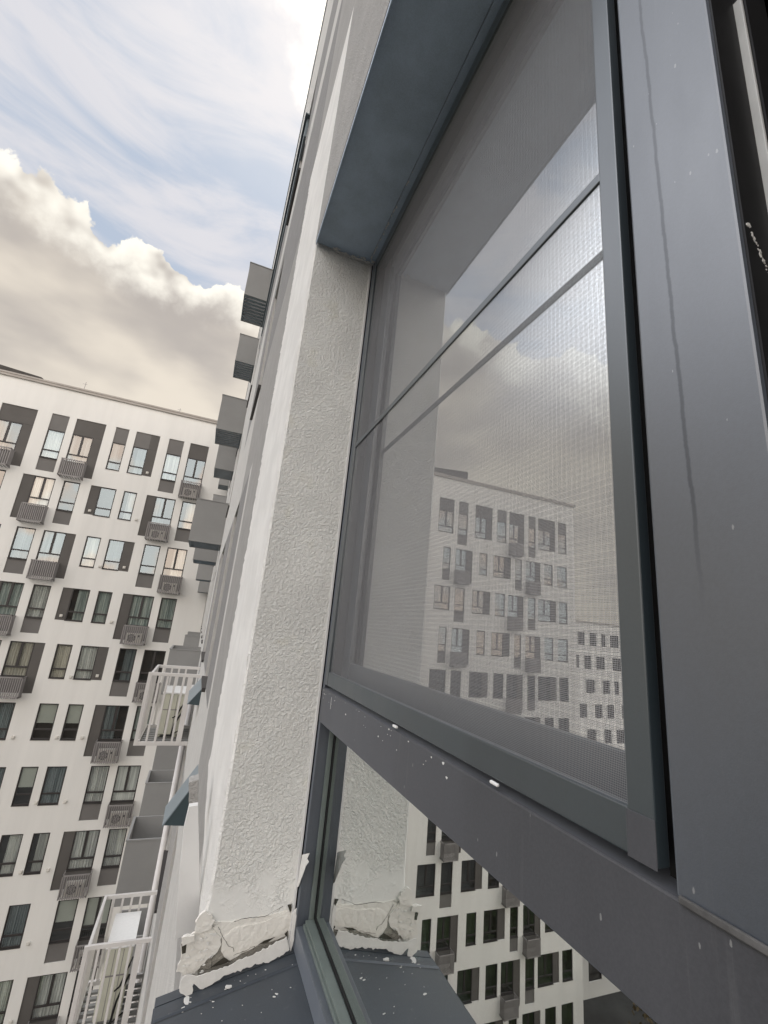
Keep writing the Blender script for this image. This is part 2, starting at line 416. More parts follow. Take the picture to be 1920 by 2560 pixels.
mb.poly([(XL, YF, ZR), (XR, YF, ZR), (XR, YF + 13, ZR), (XL, YF + 13, ZR)])
pin(mb.build('wall', 'white_render', recalc=False), OB)
mb = MB(); mb.box((XL - .12, YF - .10, ZR - .02), (XR - .1, YF + .5, ZR + .16)); mb.box((XL - .12, YF - .13, ZR + .12), (XR - .1, YF - .03, ZR + .22))
mb.box((XL - .12, YF + .5, ZR), (XL + .3, YF + 13, ZR + .16))
pin(mb.build('roof_cornice', 'cornice_metal', bevel=.01), OB)
mb = MB(); mb.prism([(-17.5, YF + .9, ZR + .1), (-10.3, YF + .9, ZR + .1), (-11.3, YF + .9, ZR + .75), (-17.5, YF + .9, ZR + 1.3)], (0, 5, 0))
pin(mb.build('roof', 'roof_dark'), OB)
for x, h in ((-8.9, .75), (-3.6, .5), (-7.4, .25), (-5.9, .18)):
    mb = MB(); mb.tube([(x, YF + .3, ZR + .1), (x + .02, YF + .3, ZR + .1 + h)], .015, 6); mb.tube([(x - .12, YF + .3, ZR + .1 + h * .8), (x + .1, YF + .3, ZR + .1 + h * .82)], .01, 5)
    pin(mb.build('antenna', 'basket_bars'), OB)
for k, mname in enumerate(('dark_panel', 'mid_panel')):
    for q in panels:
        if q[4] != mname: continue
        mb = MB(); mb.box((q[0] - .0, YF + .045, q[2] + .004), (q[1], YF + .10, q[3] - .004))
        if q[0] > -14.2 and q[3] > -20: pin(mb.build('facade_panel', mname), OB)
        else:
            key = 'rest_' + mname; globals().setdefault(key, MB()).box((q[0], YF + .045, q[2] + .004), (q[1], YF + .10, q[3] - .004))
for mname in ('dark_panel', 'mid_panel'):
    rest = globals().get('rest_' + mname)
    if rest: oo = pin(rest.build('facade_panel', mname), OB); oo['kind'] = 'stuff'

def far_window_mesh(fb, x0, x1, zb, zt, wide, y=YF, t=.055):
    ya, yb = y + .05, y + .115
    fb.box((x0, ya, zb), (x0 + t, yb, zt)); fb.box((x1 - t, ya, zb), (x1, yb, zt))
    fb.box((x0 + t, ya, zt - t), (x1 - t, yb, zt)); fb.box((x0 + t, ya, zb), (x1 - t, yb, zb + t))
    zm = zb + (zt - zb) * .255
    fb.box((x0 + t, ya + .002, zm), (x1 - t, yb, zm + .075))
    if wide:
        xm = (x0 + x1) / 2; fb.box((xm - .055, ya + .004, zm + .075), (xm + .055, yb, zt - t))
    fb.box((x0, y - .03, zb - .02), (x1, ya, zb + .006))
def far_curtain_mesh(x0, x1, zb, zt, frac0, frac1, y, amp=.03):
    mb = MB(); n = 26; a, b2 = x0 + (x1 - x0) * frac0, x0 + (x1 - x0) * frac1
    ph = random.random() * 6
    pts = [(a + (b2 - a) * i / n, y + amp * math.sin(i * 1.9 + ph) + .01 * random.random()) for i in range(n + 1)]
    for i in range(n):
        mb.poly([(*pts[i], zb), (*pts[i + 1], zb), (*pts[i + 1], zt), (*pts[i], zt)])
    return mb
wins.sort(key=lambda q: (0 if (q[0] > -14.2 and q[3] > -20) else 1, -q[0]))
restf, restg, restc = MB(), MB(), MB()
rnd = random.Random(11)
for i, (x0, x1, zb, zt, wide, r) in enumerate(wins):
    gy = YF + .085
    pane = MB(); pane.poly([(x0 + .03, gy, zb + .03), (x1 - .03, gy, zb + .03), (x1 - .03, gy, zt - .03), (x0 + .03, gy, zt - .03)])
    inner = MB(); inner.poly([(x0, YF + .55, zb), (x1, YF + .55, zb), (x1, YF + .55, zt), (x0, YF + .55, zt)])
    for (a, b2) in ((x0, x0), (x1, x1)): inner.poly([(a, YF + .13, zb), (a, YF + .55, zb), (a, YF + .55, zt), (a, YF + .13, zt)])
    for z in (zb, zt): inner.poly([(x0, YF + .13, z), (x1, YF + .13, z), (x1, YF + .55, z), (x0, YF + .55, z)])
    if i < 96:
        fb = MB(); far_window_mesh(fb, x0, x1, zb, zt, wide)
        w_ = pin(fb.build('window', 'brown_frame', bevel=.004), OB)
        for mbx, nm, mm in ((pane, 'pane', 'glass_far'), (inner, 'room', 'room_dark')):
            oo = mbx.build(nm, mm, recalc=False); oo.parent = w_; oo.matrix_parent_inverse = Matrix.Identity(4)
        cm = rnd.choice(['curtain_grey', 'curtain_grey', 'curtain_green', 'curtain_dark', 'curtain_cream', None] if r > 3 else ['curtain_dark', 'curtain_grey', None])
        if r == 4: cm = rnd.choice(['curtain_green', 'curtain_grey', 'curtain_green'])
        if r == 6: cm = rnd.choice(['curtain_dark', 'curtain_dark', 'curtain_green'])
        if r == 8 and x0 < -4.5: cm = 'curtain_grey'
        if r >= 5 and rnd.random() < .42:
            bl = MB(); zz = zb + (zt - zb) * rnd.choice((.0, .30, .45, .62)); bl.box((x0 + .05, YF + .125, zz), (x1 - .05, YF + .129, zt))
            oo = bl.build('blind', rnd.choice(['blind_pale', 'blind_pale', 'curtain_grey'])); oo.parent = w_
        elif cm:
            f0, f1 = rnd.choice([(.03, .97), (.03, .97), (.0, .6), (.35, 1.0)])
            oo = far_curtain_mesh(x0, x1, zb + .02, zt - .02, f0, f1, YF + .16).build('curtain', cm, recalc=False); oo.parent = w_
    else:
        far_window_mesh(restf, x0, x1, zb, zt, wide)
        restg.v, restg.f, restg.mi = restg.v, restg.f, restg.mi
        for (dst, srcm) in ((restg, pane), (restc, inner)):
            for f in srcm.f: dst.poly([srcm.v[k] for k in f])
for mbx, nm, mm in ((restf, 'window_frame', 'brown_frame'), (restg, 'window_pane', 'glass_far'), (restc, 'window_room', 'room_dark')):
    oo = pin(mbx.build(nm, mm, recalc=False), OB); oo['kind'] = 'stuff'
for (x, z, k) in caps:
    if x < -14 or z < -20: continue
    mb = MB(); yy = YF - .07 if k == 0 else YF - .02
    mb.box((x - .07, yy, z - .07), (x + .07, yy + .12, z + .07)); mb.box((x - .05, yy - .03, z - .05), (x + .05, yy, z + .02))
    pin(mb.build('vent_cap', 'ac_casing', bevel=.012), OB)

def far_basket(x0, x1, zt):
    """barred basket on the opposite facade: returns (bars, louvre floor)"""
    y0, y1, zb = YF - .52, YF, zt - .98; t = .035
    mb = MB()
    for z in (zt, zb + .06):
        mb.box((x0, y0, z - .03), (x1, y0 + t, z + .02)); mb.box((x0, y0, z - .03), (x0 + t, y1, z + .02)); mb.box((x1 - t, y0, z - .03), (x1, y1, z + .02))
    n = 12
    for k in range(n + 1):
        x = x0 + (x1 - x0 - .04) * k / n; mb.box((x, y0 + .004, zb), (x + .04, y0 + .05, zt - .03))
    for k in range(1, 6):
        y = y0 + (y1 - y0) * k / 6
        for x in (x0, x1 - t): mb.box((x, y, zb + .03), (x + t, y + .035, zt - .03))
    for k in range(9):
        x = x0 + (x1 - x0 - .05) * k / 8; mb.box((x + .004, y0 + .05, zb), (x + .054, y1, zb + .02))
    return mb
ac_proto = None
ac_n = 0
def ac_unit(x0, y0, z0, label, group, sc_=1.0, rz=0):
    """outdoor unit, 0.80 wide, 0.56 high, 0.28 deep; front faces -Y"""
    global ac_proto
    if ac_proto is None:
        root = empty('air_conditioner', label, 'air conditioner', (0, 0, 0), group)
        mb = MB(); mb.box((-.40, -.14, .03), (.40, .14, .58)); mb.box((-.33, -.12, 0), (-.27, .12, .03)); mb.box((.27, -.12, 0), (.33, .12, .03))
        mb.build('casing', 'ac_casing', root, bevel=.012)
        mb = MB(); cx, cz, rr = -.12, .31, .21
        ring = [(cx + rr * math.cos(t * math.pi / 16), -.146, cz + rr * math.sin(t * math.pi / 16)) for t in range(32)]
        mb.poly(ring); mb.build('fan_opening', 'ac_grille', root, recalc=False)
        mb = MB()
        for q in (.21, .15, .09, .035):
            mb.tube([(cx + q * math.cos(t * math.pi / 12), -.152, cz + q * math.sin(t * math.pi / 12)) for t in range(25)], .006, 5)
        for q in range(6):
            a = q * math.pi / 3; mb.tube([(cx, -.152, cz), (cx + .21 * math.cos(a), -.152, cz + .21 * math.sin(a))], .005, 4)
        mb.build('fan_grille', 'ac_casing', root)
        mb = MB(); mb.box((.20, -.150, .38), (.30, -.1405, .48)); mb.build('dark_badge', 'ac_grille', root)
        ac_proto = root; o = root
    else:
        o = ac_proto.copy(); C.objects.link(o)
        for ch in list(ac_proto.children):
            c = ch.copy(); C.objects.link(c); c.parent = o
        o['label'] = label
    o.location = (x0, y0, z0); o.rotation_euler = (0, 0, rz); o.scale = (sc_,) * 3
    return o
rowname = {1: 'top', 2: 'second', 3: 'third', 4: 'fourth', 5: 'fifth', 6: 'sixth', 7: 'seventh', 8: 'eighth', 9: 'ninth', 10: 'tenth'}
AC_AT = {(1, 0), (2, 0), (3, 0), (4, 0), (6, 0), (7, 0), (8, 0), (5, 0), (9, 0)}
bask_rest = MB()
for (x0, x1, zb, r) in baskets:
    zt = zb + .02
    if x0 > -14.2 and zb > -20:
        pin(far_basket(x0 - .02, x1 + .06, zt).build('ac_basket', 'basket_bars', recalc=False), OB)
        if x0 > -5 and (r, 0) in AC_AT:
            ac_unit((x0 + x1) / 2 + .02, YF - .24, zt - .955, 'white outdoor air conditioner in the barred basket under the %s-row window, opposite block' % rowname[r],
                    'air conditioners in the baskets of the white block')
    else:
        q = far_basket(x0 - .02, x1 + .06, zt); 
        for f in q.f: bask_rest.poly([q.v[k] for k in f])
oo = pin(bask_rest.build('ac_basket', 'basket_bars', recalc=False), OB); oo['kind'] = 'stuff'

# ================================================================= our own building
NB = empty('apartment_building', 'grey and white stuccoed building close on the right, seen along its wall and window', 'building', (5, 5, GZ))
XM = .15          # main facade plane
XO = .117         # proud band round our window
W = .30           # window frame plane
YP = 1.11         # face of the pier beside our window
# window holes further along the facade
nholes = []; nwin = []
def nh(y0, y1, z0, z1): nholes.append((y0, y1, z0, z1)); nwin.append((y0, y1, z0, z1))
cols = [((4.35, 5.15), (0, 1, 2, -1, -3)), ((7.0, 8.5), (0, -1, -2, -3, 3)), ((9.9, 11.05), (1, 3, 2, -2, -3)), ((11.45, 12.6), (0, -4)),
        ((14.0, 15.2), (3, 2, 1, -1, -2, 0)), ((18.0, 19.1), (2, 0, -1, -3)), ((23.0, 24.1), (2, 1, 0, -1, -2, -4)), ((27.2, 28.2), (3, 1, 0, -2))]
for (a, b2), ks in cols:
    for k in ks: nh(a, b2, -.6 + 2.92 * k, 1.1 + 2.92 * k)
Pn = lambda u, v, d: (XM + d, u, v)
zones = [(1.7, 3.2, -1.3, 2.35, 2), (1.7, 6.4, 2.35, 4.5, 1), (2.0, 9.5, 5.2, 7.1, 1), (5.2, 7.0, -.6, 1.1, 1), (8.5, 9.5, -3.5, 1.1, 1), (3.4, 4.35, -.6, 1.1, 1), (3.2, 4.35, 1.1, 2.35, 2), (5.2, 7.0, -3.5, -1.8, 2)]
mb = wall_grid(1.7, YF, GZ, 12.3, nholes, Pn, .18, zones=zones)
mb.k = 0
mb.poly([(XM, 1.7, 12.3), (XM, YF + 13, 12.3), (12, YF + 13, 12.3), (12, 1.7, 12.3)])
mb.poly([(XM, YF, GZ), (XM, YF + 13, GZ), (XM, YF + 13, 12.3), (XM, YF, 12.3)])
pin(mb.build('wall', ['facade_light', 'grey_stucco_dark', 'grey_stucco'], recalc=False), NB)
# near proud zone: lintel and wall above, wall below
mb = MB()
mb.box((XO, -3.0, 1.103), (W + .12, YP, 12.3)); mb.box((XO + .001, YP, 2.16), (W + .12, 1.72, 12.3))
pin(mb.build('lintel', 'grey_stucco'), NB)
mb = MB(); mb.box((XO + .02, -3.0, GZ), (.38, 1.72, -.86)); mb.box((XO + .02, 1.40, -.86), (.38, 1.72, -.70))
pin(mb.build('wall_below_window', 'facade_light'), NB)
# pier: rough face towards us, white painted edge band; edge slightly irregular
_wr = random.Random(4); _wt = [_wr.random() - .5 for _ in range(4000)]
def wob(z, s=0): return .00006 * math.sin(z * 37 + s) + .0007 * _wt[int((z + 8) * 160 + s * 37) % 4000]
mb = MB(); N = 150; z0, z1 = -.70, 1.1025
ye = lambda z: 1.78 + (.10 if z > .9 else 0) * min(1, (z - .9) / .6) - max(0, (-.46 - z)) * 1.6
rows_ = []
for i in range(N + 1):
    z = z0 + (z1 - z0) * i / N
    e = XO + wob(z) - max(0, -.55 - z) * .15
    rows_.append((z, e))
for i in range(N):
    (za, ea), (zb_, eb) = rows_[i], rows_[i + 1]
    mb.k = 0
    mb.poly([(W - .004, YP, za), (W - .004, YP, zb_), (eb + .005, YP, zb_), (ea + .005, YP, za)])
    mb.k = 1
    mb.poly([(ea + .005, YP, za), (eb + .005, YP, zb_), (eb, YP + .006, zb_), (ea, YP + .006, za)])
mb.k = 0; mb.poly([(W - .004, YP, z0), (W - .004, YP, z1), (W - .004, YP + .3, z1), (W - .004, YP + .3, z0)])
pin(mb.build('pier', ['rough_stucco', 'band_white'], recalc=False), NB)
mb = MB(); N = 200; z1 = 2.16; z0 = -.655
def bandedge(z): return max(1.24, 1.80 + wob(z * .7, 3) * 75 - max(0, -.50 - z) * 3.5)
for i in range(N):
    za = z0 + (z1 - z0) * i / N; zb_ = z0 + (z1 - z0) * (i + 1) / N
    ea, eb = (XO + wob(za), XO + wob(zb_)) if za < 1.1 else (XO, XO)
    ya, yb = bandedge(za), bandedge(zb_)
    mb.poly([(ea, YP + .006 if za < 1.1 else YP, za), (eb, YP + .006 if za < 1.1 else YP, zb_), (XO, yb, zb_), (XO, ya, za)])
    mb.poly([(XO, ya, za), (XO, yb, zb_), (XM + .05, yb, zb_), (XM + .05, ya, za)])
pin(mb.build('painted_band', 'band_white', recalc=False), NB)
# white bead between stucco and frame
mb = MB(); mb.box((W - .009, YP - .005, -.64), (W - .003, YP - .0005, 1.098)); pin(mb.build('edge_bead', 'board_white', bevel=.001), NB)
# soffit flashing
mb = MB()
mb.box((XO + .001, -1.2, 1.097), (.285, YP - .004, 1.1025)); mb.box((.2865, -1.2, 1.096), (W + .04, YP - .006, 1.1015))
mb.box((XO + .001, -1.2, 1.088), (XO + .004, YP - .004, 1.097))
pin(mb.build('soffit_flashing', 'soffit_metal', bevel=.0008), NB)
rr = random.Random(5)
def chip(mbx, c, u, v, n, r, th, ax=None):
    c = Vector(c); u = Vector(u); v = Vector(v); k = rr.random() * 6
    pts = []
    for i in range(n):
        a = 2 * math.pi * i / n; q = r * (.55 + .75 * rr.random())
        pts.append(c + u * math.cos(a) * q + v * math.sin(a) * q * .6)
    mbx.prism(pts, u.cross(v).normalized() * th)
mb = MB()
for i in range(70):
    x = XO + .05 + (W - XO - .05) * rr.random() ** .7
    chip(mb, (x, YP - .004 - .014 * rr.random() ** 2, 1.0935 + .003 * rr.random() - .006 * rr.random()), (1, 0, 0), (0, .4, .9), 8, .002 + .004 * rr.random(), .002)
for i in range(46):
    y = YP - .02 - .30 * rr.random() ** 1.6
    chip(mb, (.2855 + .003 * rr.random(), y, 1.0955), (0, 1, 0), (1, 0, 0), 7, .0012 + .0025 * rr.random(), .0012)
pin(mb.build('flaking_sealant', 'paint_chip'), NB)

# --- peeled plaster at the pier foot
def ragged(pts, amp, seg=.012, seed=1):
    q = random.Random(seed); out_ = []
    for i in range(len(pts)):
        a, b2 = Vector(pts[i]), Vector(pts[(i + 1) % len(pts)]); n = max(1, int((b2 - a).length / seg))
        for k in range(n):
            p = a.lerp(b2, k / n); out_.append((p.x + (q.random() - .5) * amp, p.y + (q.random() - .5) * amp))
    return out_
def slab(mbx, pts, y, th): mbx.prism([(p[0], y, p[1]) for p in pts], (0, th, 0))
mb = MB()
slab(mb, ragged([(.285, -.62), (.135, -.62), (.115, -.655), (.12, -.68), (.16, -.68), (.285, -.655)], .003, .008, 2), YP - .0015, .0015)
pin(mb.build('mortar_layer', 'mortar_grey'), NB)
mb = MB()
slab(mb, ragged([(.2935, -.585), (.2935, -.632), (.262, -.629), (.240, -.632), (.226, -.639), (.186, -.651), (.165, -.650), (.145, -.660), (.150, -.676), (.10, -.690), (.092, -.660), (.108, -.59), (.17, -.592), (.24, -.590)], .003, .006, 21), 1.1086, .0014)
slab(mb, ragged([(0.0793, -0.6617), (0.0826, -0.6317), (0.0778, -0.6187), (0.0801, -0.6066), (0.0982, -0.6024), (0.1141, -0.5979), (0.1315, -0.6), (0.1514, -0.6151), (0.1562, -0.6285), (0.1443, -0.6438), (0.1269, -0.654), (0.1134, -0.6706), (0.0923, -0.6696)], .0035, .005, 4), 1.1055, .004)
slab(mb, ragged([(0.1548, -0.6188), (0.1773, -0.6041), (0.2391, -0.5999), (0.2831, -0.5864), (0.2929, -0.5967), (0.2907, -0.6193), (0.2882, -0.6303), (0.2607, -0.6359), (0.2271, -0.6406), (0.186, -0.6548), (0.1722, -0.6615), (0.1561, -0.6403)], .0015, .006, 3), 1.1076, .001)
slab(mb, ragged([(0.0764, -0.6038), (0.0983, -0.6023), (0.1011, -0.611), (0.0824, -0.6169)], .003, .005, 5), 1.097, .003)
slab(mb, ragged([(.112, -.565), (.135, -.585), (.128, -.600), (.100, -.604), (.098, -.585)], .004, .005, 15), 1.103, .006)
pin(mb.build('peeled_plaster', 'peeled_plaster', bevel=.0006), NB)
mb = MB(); slab(mb, ragged([(0.1106, -0.6606), (0.1235, -0.6614), (0.1462, -0.6565), (0.1697, -0.6536), (0.1834, -0.6482), (0.2073, -0.6429), (0.2315, -0.6354), (0.2562, -0.6277), (0.2787, -0.6195), (0.2898, -0.6406), (0.2752, -0.6496), (0.2503, -0.6571), (0.2223, -0.6576), (0.2007, -0.663), (0.1863, -0.6651), (0.1626, -0.668), (0.1542, -0.6749), (0.1412, -0.6811), (0.1253, -0.6837), (0.1129, -0.6729), (0.1089, -0.6941), (0.096, -0.6862), (0.0853, -0.6748), (0.0886, -0.6595), (0.0968, -0.6547)], .0035, .004, 6), 1.0835, .0015)
for i in range(26):
    x = .09 + .05 * rr.random(); z = -.60 - .09 * rr.random(); chip(mb, (x, 1.1025, z), (1, 0, 0), (0, 0, 1), 9, .0015 + .003 * rr.random(), .0012)
pin(mb.build('paint_lip', 'paint_chip', bevel=.0004), NB)
mb = MB()
for q in ([(0.079, -0.6176), (0.0887, -0.6198), (0.0897, -0.6333), (0.0834, -0.6345)], [(0.1405, -0.6639), (0.1535, -0.656), (0.1646, -0.6503), (0.177, -0.6582), (0.1617, -0.6613)], [(0.2277, -0.6383), (0.2397, -0.6323), (0.2614, -0.6284), (0.248, -0.6355)], [(0.2794, -0.5744), (0.2883, -0.5735), (0.2894, -0.5846), (0.287, -0.5889)], [(0.2809, -0.6252), (0.287, -0.6204), (0.2886, -0.6372)]): slab(mb, q, 1.1050, .0006)
for cr in ([(0.1446, -0.5993), (0.157, -0.6178), (0.1675, -0.6318), (0.1796, -0.6376), (0.1824, -0.6463)], [(0.174, -0.5931), (0.1985, -0.5894), (0.2348, -0.5913), (0.2773, -0.5736)], [(0.1437, -0.668), (0.1406, -0.6512), (0.1445, -0.6393), (0.1193, -0.6194), (0.1145, -0.6)], [(0.2217, -0.6408), (0.2192, -0.649)], [(0.1819, -0.6505), (0.2083, -0.6444), (0.2266, -0.6393)], [(0.1109, -0.5933), (0.1301, -0.5934), (0.1371, -0.5985)]):
    pts = []
    for i in range(len(cr) - 1):
        for k in range(6):
            t = k / 6; pts.append((cr[i][0] * (1 - t) + cr[i + 1][0] * t + (rr.random() - .5) * .0018, 1.1073, cr[i][1] * (1 - t) + cr[i + 1][1] * t + (rr.random() - .5) * .0018))
    mb.tube(pts, [.0004 * (.4 + rr.random()) for _ in pts], 5)
pin(mb.build('crack', 'crack_dark'), NB)
mb = MB()   # curled paint edge by the frame and the lifted flake on the jamb
slab(mb, ragged([(0.289, -0.5823), (0.2959, -0.5743), (0.2971, -0.6058), (0.2976, -0.6283), (0.2945, -0.6479), (0.2891, -0.6384), (0.2906, -0.6118)], .0015, .006, 8), 1.088, .003)
mb.prism([(W - .0035, p[0], p[1]) for p in [(1.0955, -0.4797), (1.0393, -0.4529), (1.0539, -0.4693), (1.0384, -0.4685), (1.0589, -0.4855), (1.0648, -0.4962), (1.0825, -0.5194), (1.0965, -0.5388), (1.1085, -0.5456), (1.1018, -0.5211), (1.0992, -0.5007)]], (-.0012, 0, 0))
pin(mb.build('paint_flake', 'paint_chip'), NB)
# boarding strip and render patch behind the band, left of the peeled edge
mb = MB(); slab(mb, [(0.0531, -0.4945), (0.0558, -0.448), (0.0762, -0.446), (0.0897, -0.5102), (0.1128, -0.6186), (0.1289, -0.7052), (0.0768, -0.7172), (0.0612, -0.5881)], 1.30, .02)
pin(mb.build('edge_board', 'board_white', bevel=.001), NB)
mb = MB(); slab(mb, ragged([(0.0514, -0.4429), (0.0747, -0.4338), (0.0852, -0.499), (0.0623, -0.4996)], .002, .006, 9), 1.45, .05)
pin(mb.build('render_patch', 'grey_stucco'), NB)

# --- sill
mb = MB()
sx0, sx1 = .050, .308
mb.prism([(sx1, -2.0, -.648), (sx0, -2.0, -.700), (sx0, 1.085, -.700), (sx1, 1.085, -.648)], (0, 0, -.002))
mb.box((sx0 - .002, -2.0, -.745), (sx0, 1.085, -.7005))
mb.prism([(sx1, 1.0855, -.646), (sx0, 1.0855, -.699), (sx0, 1.0855, -.725), (sx1, 1.0855, -.68)], (0, .022, 0))
mb.prism([(sx1, 1.048, -.6475), (sx0, 1.048, -.6985), (sx0, 1.0515, -.6965), (sx1, 1.0515, -.6455)], (0, .0015, .0005))
pin(mb.build('window_sill', 'sill_metal', bevel=.0008), NB)
mb = MB()
for i in range(26):
    x = .09 + .19 * rr.random(); y = 1.075 - .16 * rr.random() ** 1.7; z = -.648 - (sx1 - x) / (sx1 - sx0) * .052
    chip(mb, (x, y, z + .0006), (1, 0, -.2), (0, 1, 0), 8, .0008 + .0035 * rr.random() ** 3, .0006)
chip(mb, (.175, 1.062, -.6735), (.8, .2, -.16), (-.2, 1, 0), 9, .008, .0015)
chip(mb, (.105, 1.072, -.688), (.2, 1, 0), (1, -.2, -.2), 9, .010, .0015)
chip(mb, (.098, 1.055, -.6895), (.2, 1, 0), (1, -.2, -.2), 9, .006, .0015)
o = pin(mb.build('paint_splatter', 'paint_chip'), NB); o['kind'] = 'stuff'

# --- window of our flat (one assembly)
def nbpart(mb, name, m, bevel=.0012, parent=None, **k):
    o = mb.build(name, m, bevel=bevel, **k)
    if parent is None: return pin(o, NB)
    o.parent = parent; return o
mb = MB()
mb.box((W, 1.092, -.648), (W + .07, YP - .002, 1.095))            # left jamb
mb.box((W + .0008, -1.2, 1.078), (W + .07, 1.092, 1.095))         # head
WF = nbpart(mb, 'window_frame', 'frame_charcoal')
mb = MB(); mb.box((W - .0015, -1.2, -.213), (W + .07, YP - .004, -.139)); nbpart(mb, 'transom', 'frame_transom', .002, WF)
mb = MB(); mb.box((W + .0004, -1.2, -.648), (W + .07, 1.0915, -.607)); nbpart(mb, 'bottom_rail', 'frame_charcoal', .0012, WF)
mb = MB(); mb.box((W - .0012, .148, -.1388), (W + .07, .229, 1.095))
nbpart(mb, 'mullion_post', 'frame_charcoal', .002, WF)
mb = MB(); mb.box((W - .004, -1.2, -.1405), (W - .0013, .226, -.1362)); nbpart(mb, 'joint_sealant', 'joint_dust', .0008, WF)
mb = MB(); mb.box((W + .034, .1405, -.13), (W + .037, .1475, .555)); nbpart(mb, 'seal_strip', 'gasket_light', .0008, WF)
mb = MB(); mb.box((W + .020, .2292, -.1385), (W + .034, .2485, 1.09)); mb.box((W + .02, .262, -.1385), (W + .06, 1.048, -.128)); nbpart(mb, 'rebate_seal', 'rubber_and_shade', 0, WF)
mb = MB(); mb.box((W + .002, .1462, -.138), (W + .0335, .1478, 1.09)); nbpart(mb, 'rebate_shade_lining', 'rubber_and_shade', 0, WF)  # near-black skin that puts shade into the colour of the post's side
mb = MB(); mb.box((W + .0375, .139, -.138), (W + .068, .1478, 1.09)); nbpart(mb, 'rebate_shade_lining', 'rubber_and_shade', 0, WF)
mb = MB()
for i in range(30):
    t = rr.random(); chip(mb, (W + .005 + .018 * t + .002 * rr.random(), .1458, .300 - .042 * t + .004 * (rr.random() - .5)), (.4, 0, -.9), (.9, 0, .4), 8, .0008 + .0016 * rr.random() ** 2, -.0004)
nbpart(mb, 'paint_scuff', 'paint_chip', 0, WF)
mb = MB()
for i in range(34):
    y = 1.09 - .62 * rr.random() ** 1.5; chip(mb, (W - .0017, y, -.1425 - .022 * rr.random() ** 2.5), (0, 1, 0), (0, 0, 1), 7, .0007 + .0018 * rr.random() ** 3, -.0004)
mb.box((W - .0021, 1.0160, -.172), (W - .0016, 1.0167, -.148))
o = nbpart(mb, 'paint_splatter', 'paint_chip', 0, WF); o['kind'] = 'stuff'
# glazing beads of the lower pane
mb = MB()
mb.box((W + .024, 1.084, -.607), (W + .034, 1.0915, -.2135)); mb.box((W + .012, -1.2, -.607), (W + .034, 1.084, -.600))
mb.box((W + .016, -1.2, -.600), (W + .034, 1.084, -.594))
nbpart(mb, 'glazing_bead', 'bead_green', .001, WF)
mb = MB(); mb.box((W + .0345, 1.076, -.594), (W + .0357, 1.084, -.2135)); mb.box((W + .0345, -1.2, -.594), (W + .0357, 1.076, -.588)); nbpart(mb, 'rubber_seal', 'rubber_and_shade', 0, WF)
GX = W + .036
mb = MB(); mb.box((GX, -1.2, -.598), (GX + .005, 1.088, -.2)); nbpart(mb, 'lower_pane', 'glass_near', 0, WF)
mb = MB(); mb.box((GX + .018, -1.2, -.598), (GX + .022, 1.088, -.2)); o = nbpart(mb, 'inner_pane', 'glass_near', 0, WF)
# tilting sash behind the insect screen
SX = W + .035
mb = MB()
mb.box((SX, .232, -.128), (SX + .04, .262, 1.078)); mb.box((SX, 1.030, -.128), (SX + .04, 1.088, 1.078))
mb.box((SX + .001, .262, -.128), (SX + .04, 1.030, -.075)); mb.box((SX + .001, .262, 1.04), (SX + .04, 1.030, 1.078))
SA = nbpart(mb, 'sash', 'screen_frame', .002, WF)
mb = MB(); mb.box((SX + .005, .262, -.075), (SX + .010, 1.030, 1.04)); nbpart(mb, 'sash_pane', 'glass_upper', 0, WF)
# dark room behind
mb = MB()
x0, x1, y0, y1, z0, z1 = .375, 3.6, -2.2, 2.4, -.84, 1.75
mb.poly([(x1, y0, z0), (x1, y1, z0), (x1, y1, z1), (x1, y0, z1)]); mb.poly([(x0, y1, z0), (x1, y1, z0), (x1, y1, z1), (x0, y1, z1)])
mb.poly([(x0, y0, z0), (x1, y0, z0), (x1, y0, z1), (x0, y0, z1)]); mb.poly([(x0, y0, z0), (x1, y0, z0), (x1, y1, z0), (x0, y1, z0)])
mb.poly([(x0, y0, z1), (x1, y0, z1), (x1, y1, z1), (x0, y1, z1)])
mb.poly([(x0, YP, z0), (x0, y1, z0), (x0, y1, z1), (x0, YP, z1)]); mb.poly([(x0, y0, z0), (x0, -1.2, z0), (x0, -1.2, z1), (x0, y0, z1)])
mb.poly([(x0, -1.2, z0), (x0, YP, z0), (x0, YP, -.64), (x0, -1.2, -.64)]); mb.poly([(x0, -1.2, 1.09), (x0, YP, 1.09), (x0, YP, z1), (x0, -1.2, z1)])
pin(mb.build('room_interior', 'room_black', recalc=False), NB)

# ================================================================= insect screen (clips on to the window, lifts off)
SC = empty('insect_screen', 'grey framed insect screen with crossbar clipped over the tall right-hand window', 'insect screen', (W, .65, -.133))
def scp(mb, name, m, bevel=.0012):
    o = mb.build(name, m, bevel=bevel); return pin(o, SC)
ya, yb, za, zb_ = .240, 1.090, -.130, 1.078
fx0, fx1 = W - .002, W + .010
mb = MB()
mb.box((fx0, ya, za), (fx1, ya + .021, zb_)); mb.box((fx0, yb - .026, za), (fx1, yb, zb_))
mb.box((fx0 + .0006, ya + .021, za), (fx1, yb - .026, za + .029)); mb.box((fx0 + .0006, ya + .021, zb_ - .026), (fx1, yb - .026, zb_))
scp(mb, 'frame', 'screen_frame')
mb = MB(); mb.box((fx0 + .0012, ya + .021, .4665), (fx0 + .0048, yb - .026, .479)); scp(mb, 'crossbar', 'screen_frame')
mb = MB(); mb.box((fx0 - .0008, ya - .0005, za - .0008), (fx0 - .0001, ya + .0215, za + .028)); scp(mb, 'corner_piece', 'frame_transom', .0004)
mb = MB(); xm = W + .003; mb.poly([(xm, ya + .015, za + .02), (xm, yb - .02, za + .02), (xm, yb - .02, zb_ - .02), (xm, ya + .015, zb_ - .02)])
o = mb.build('mesh', 'screen_mesh', recalc=False); pin(o, SC)
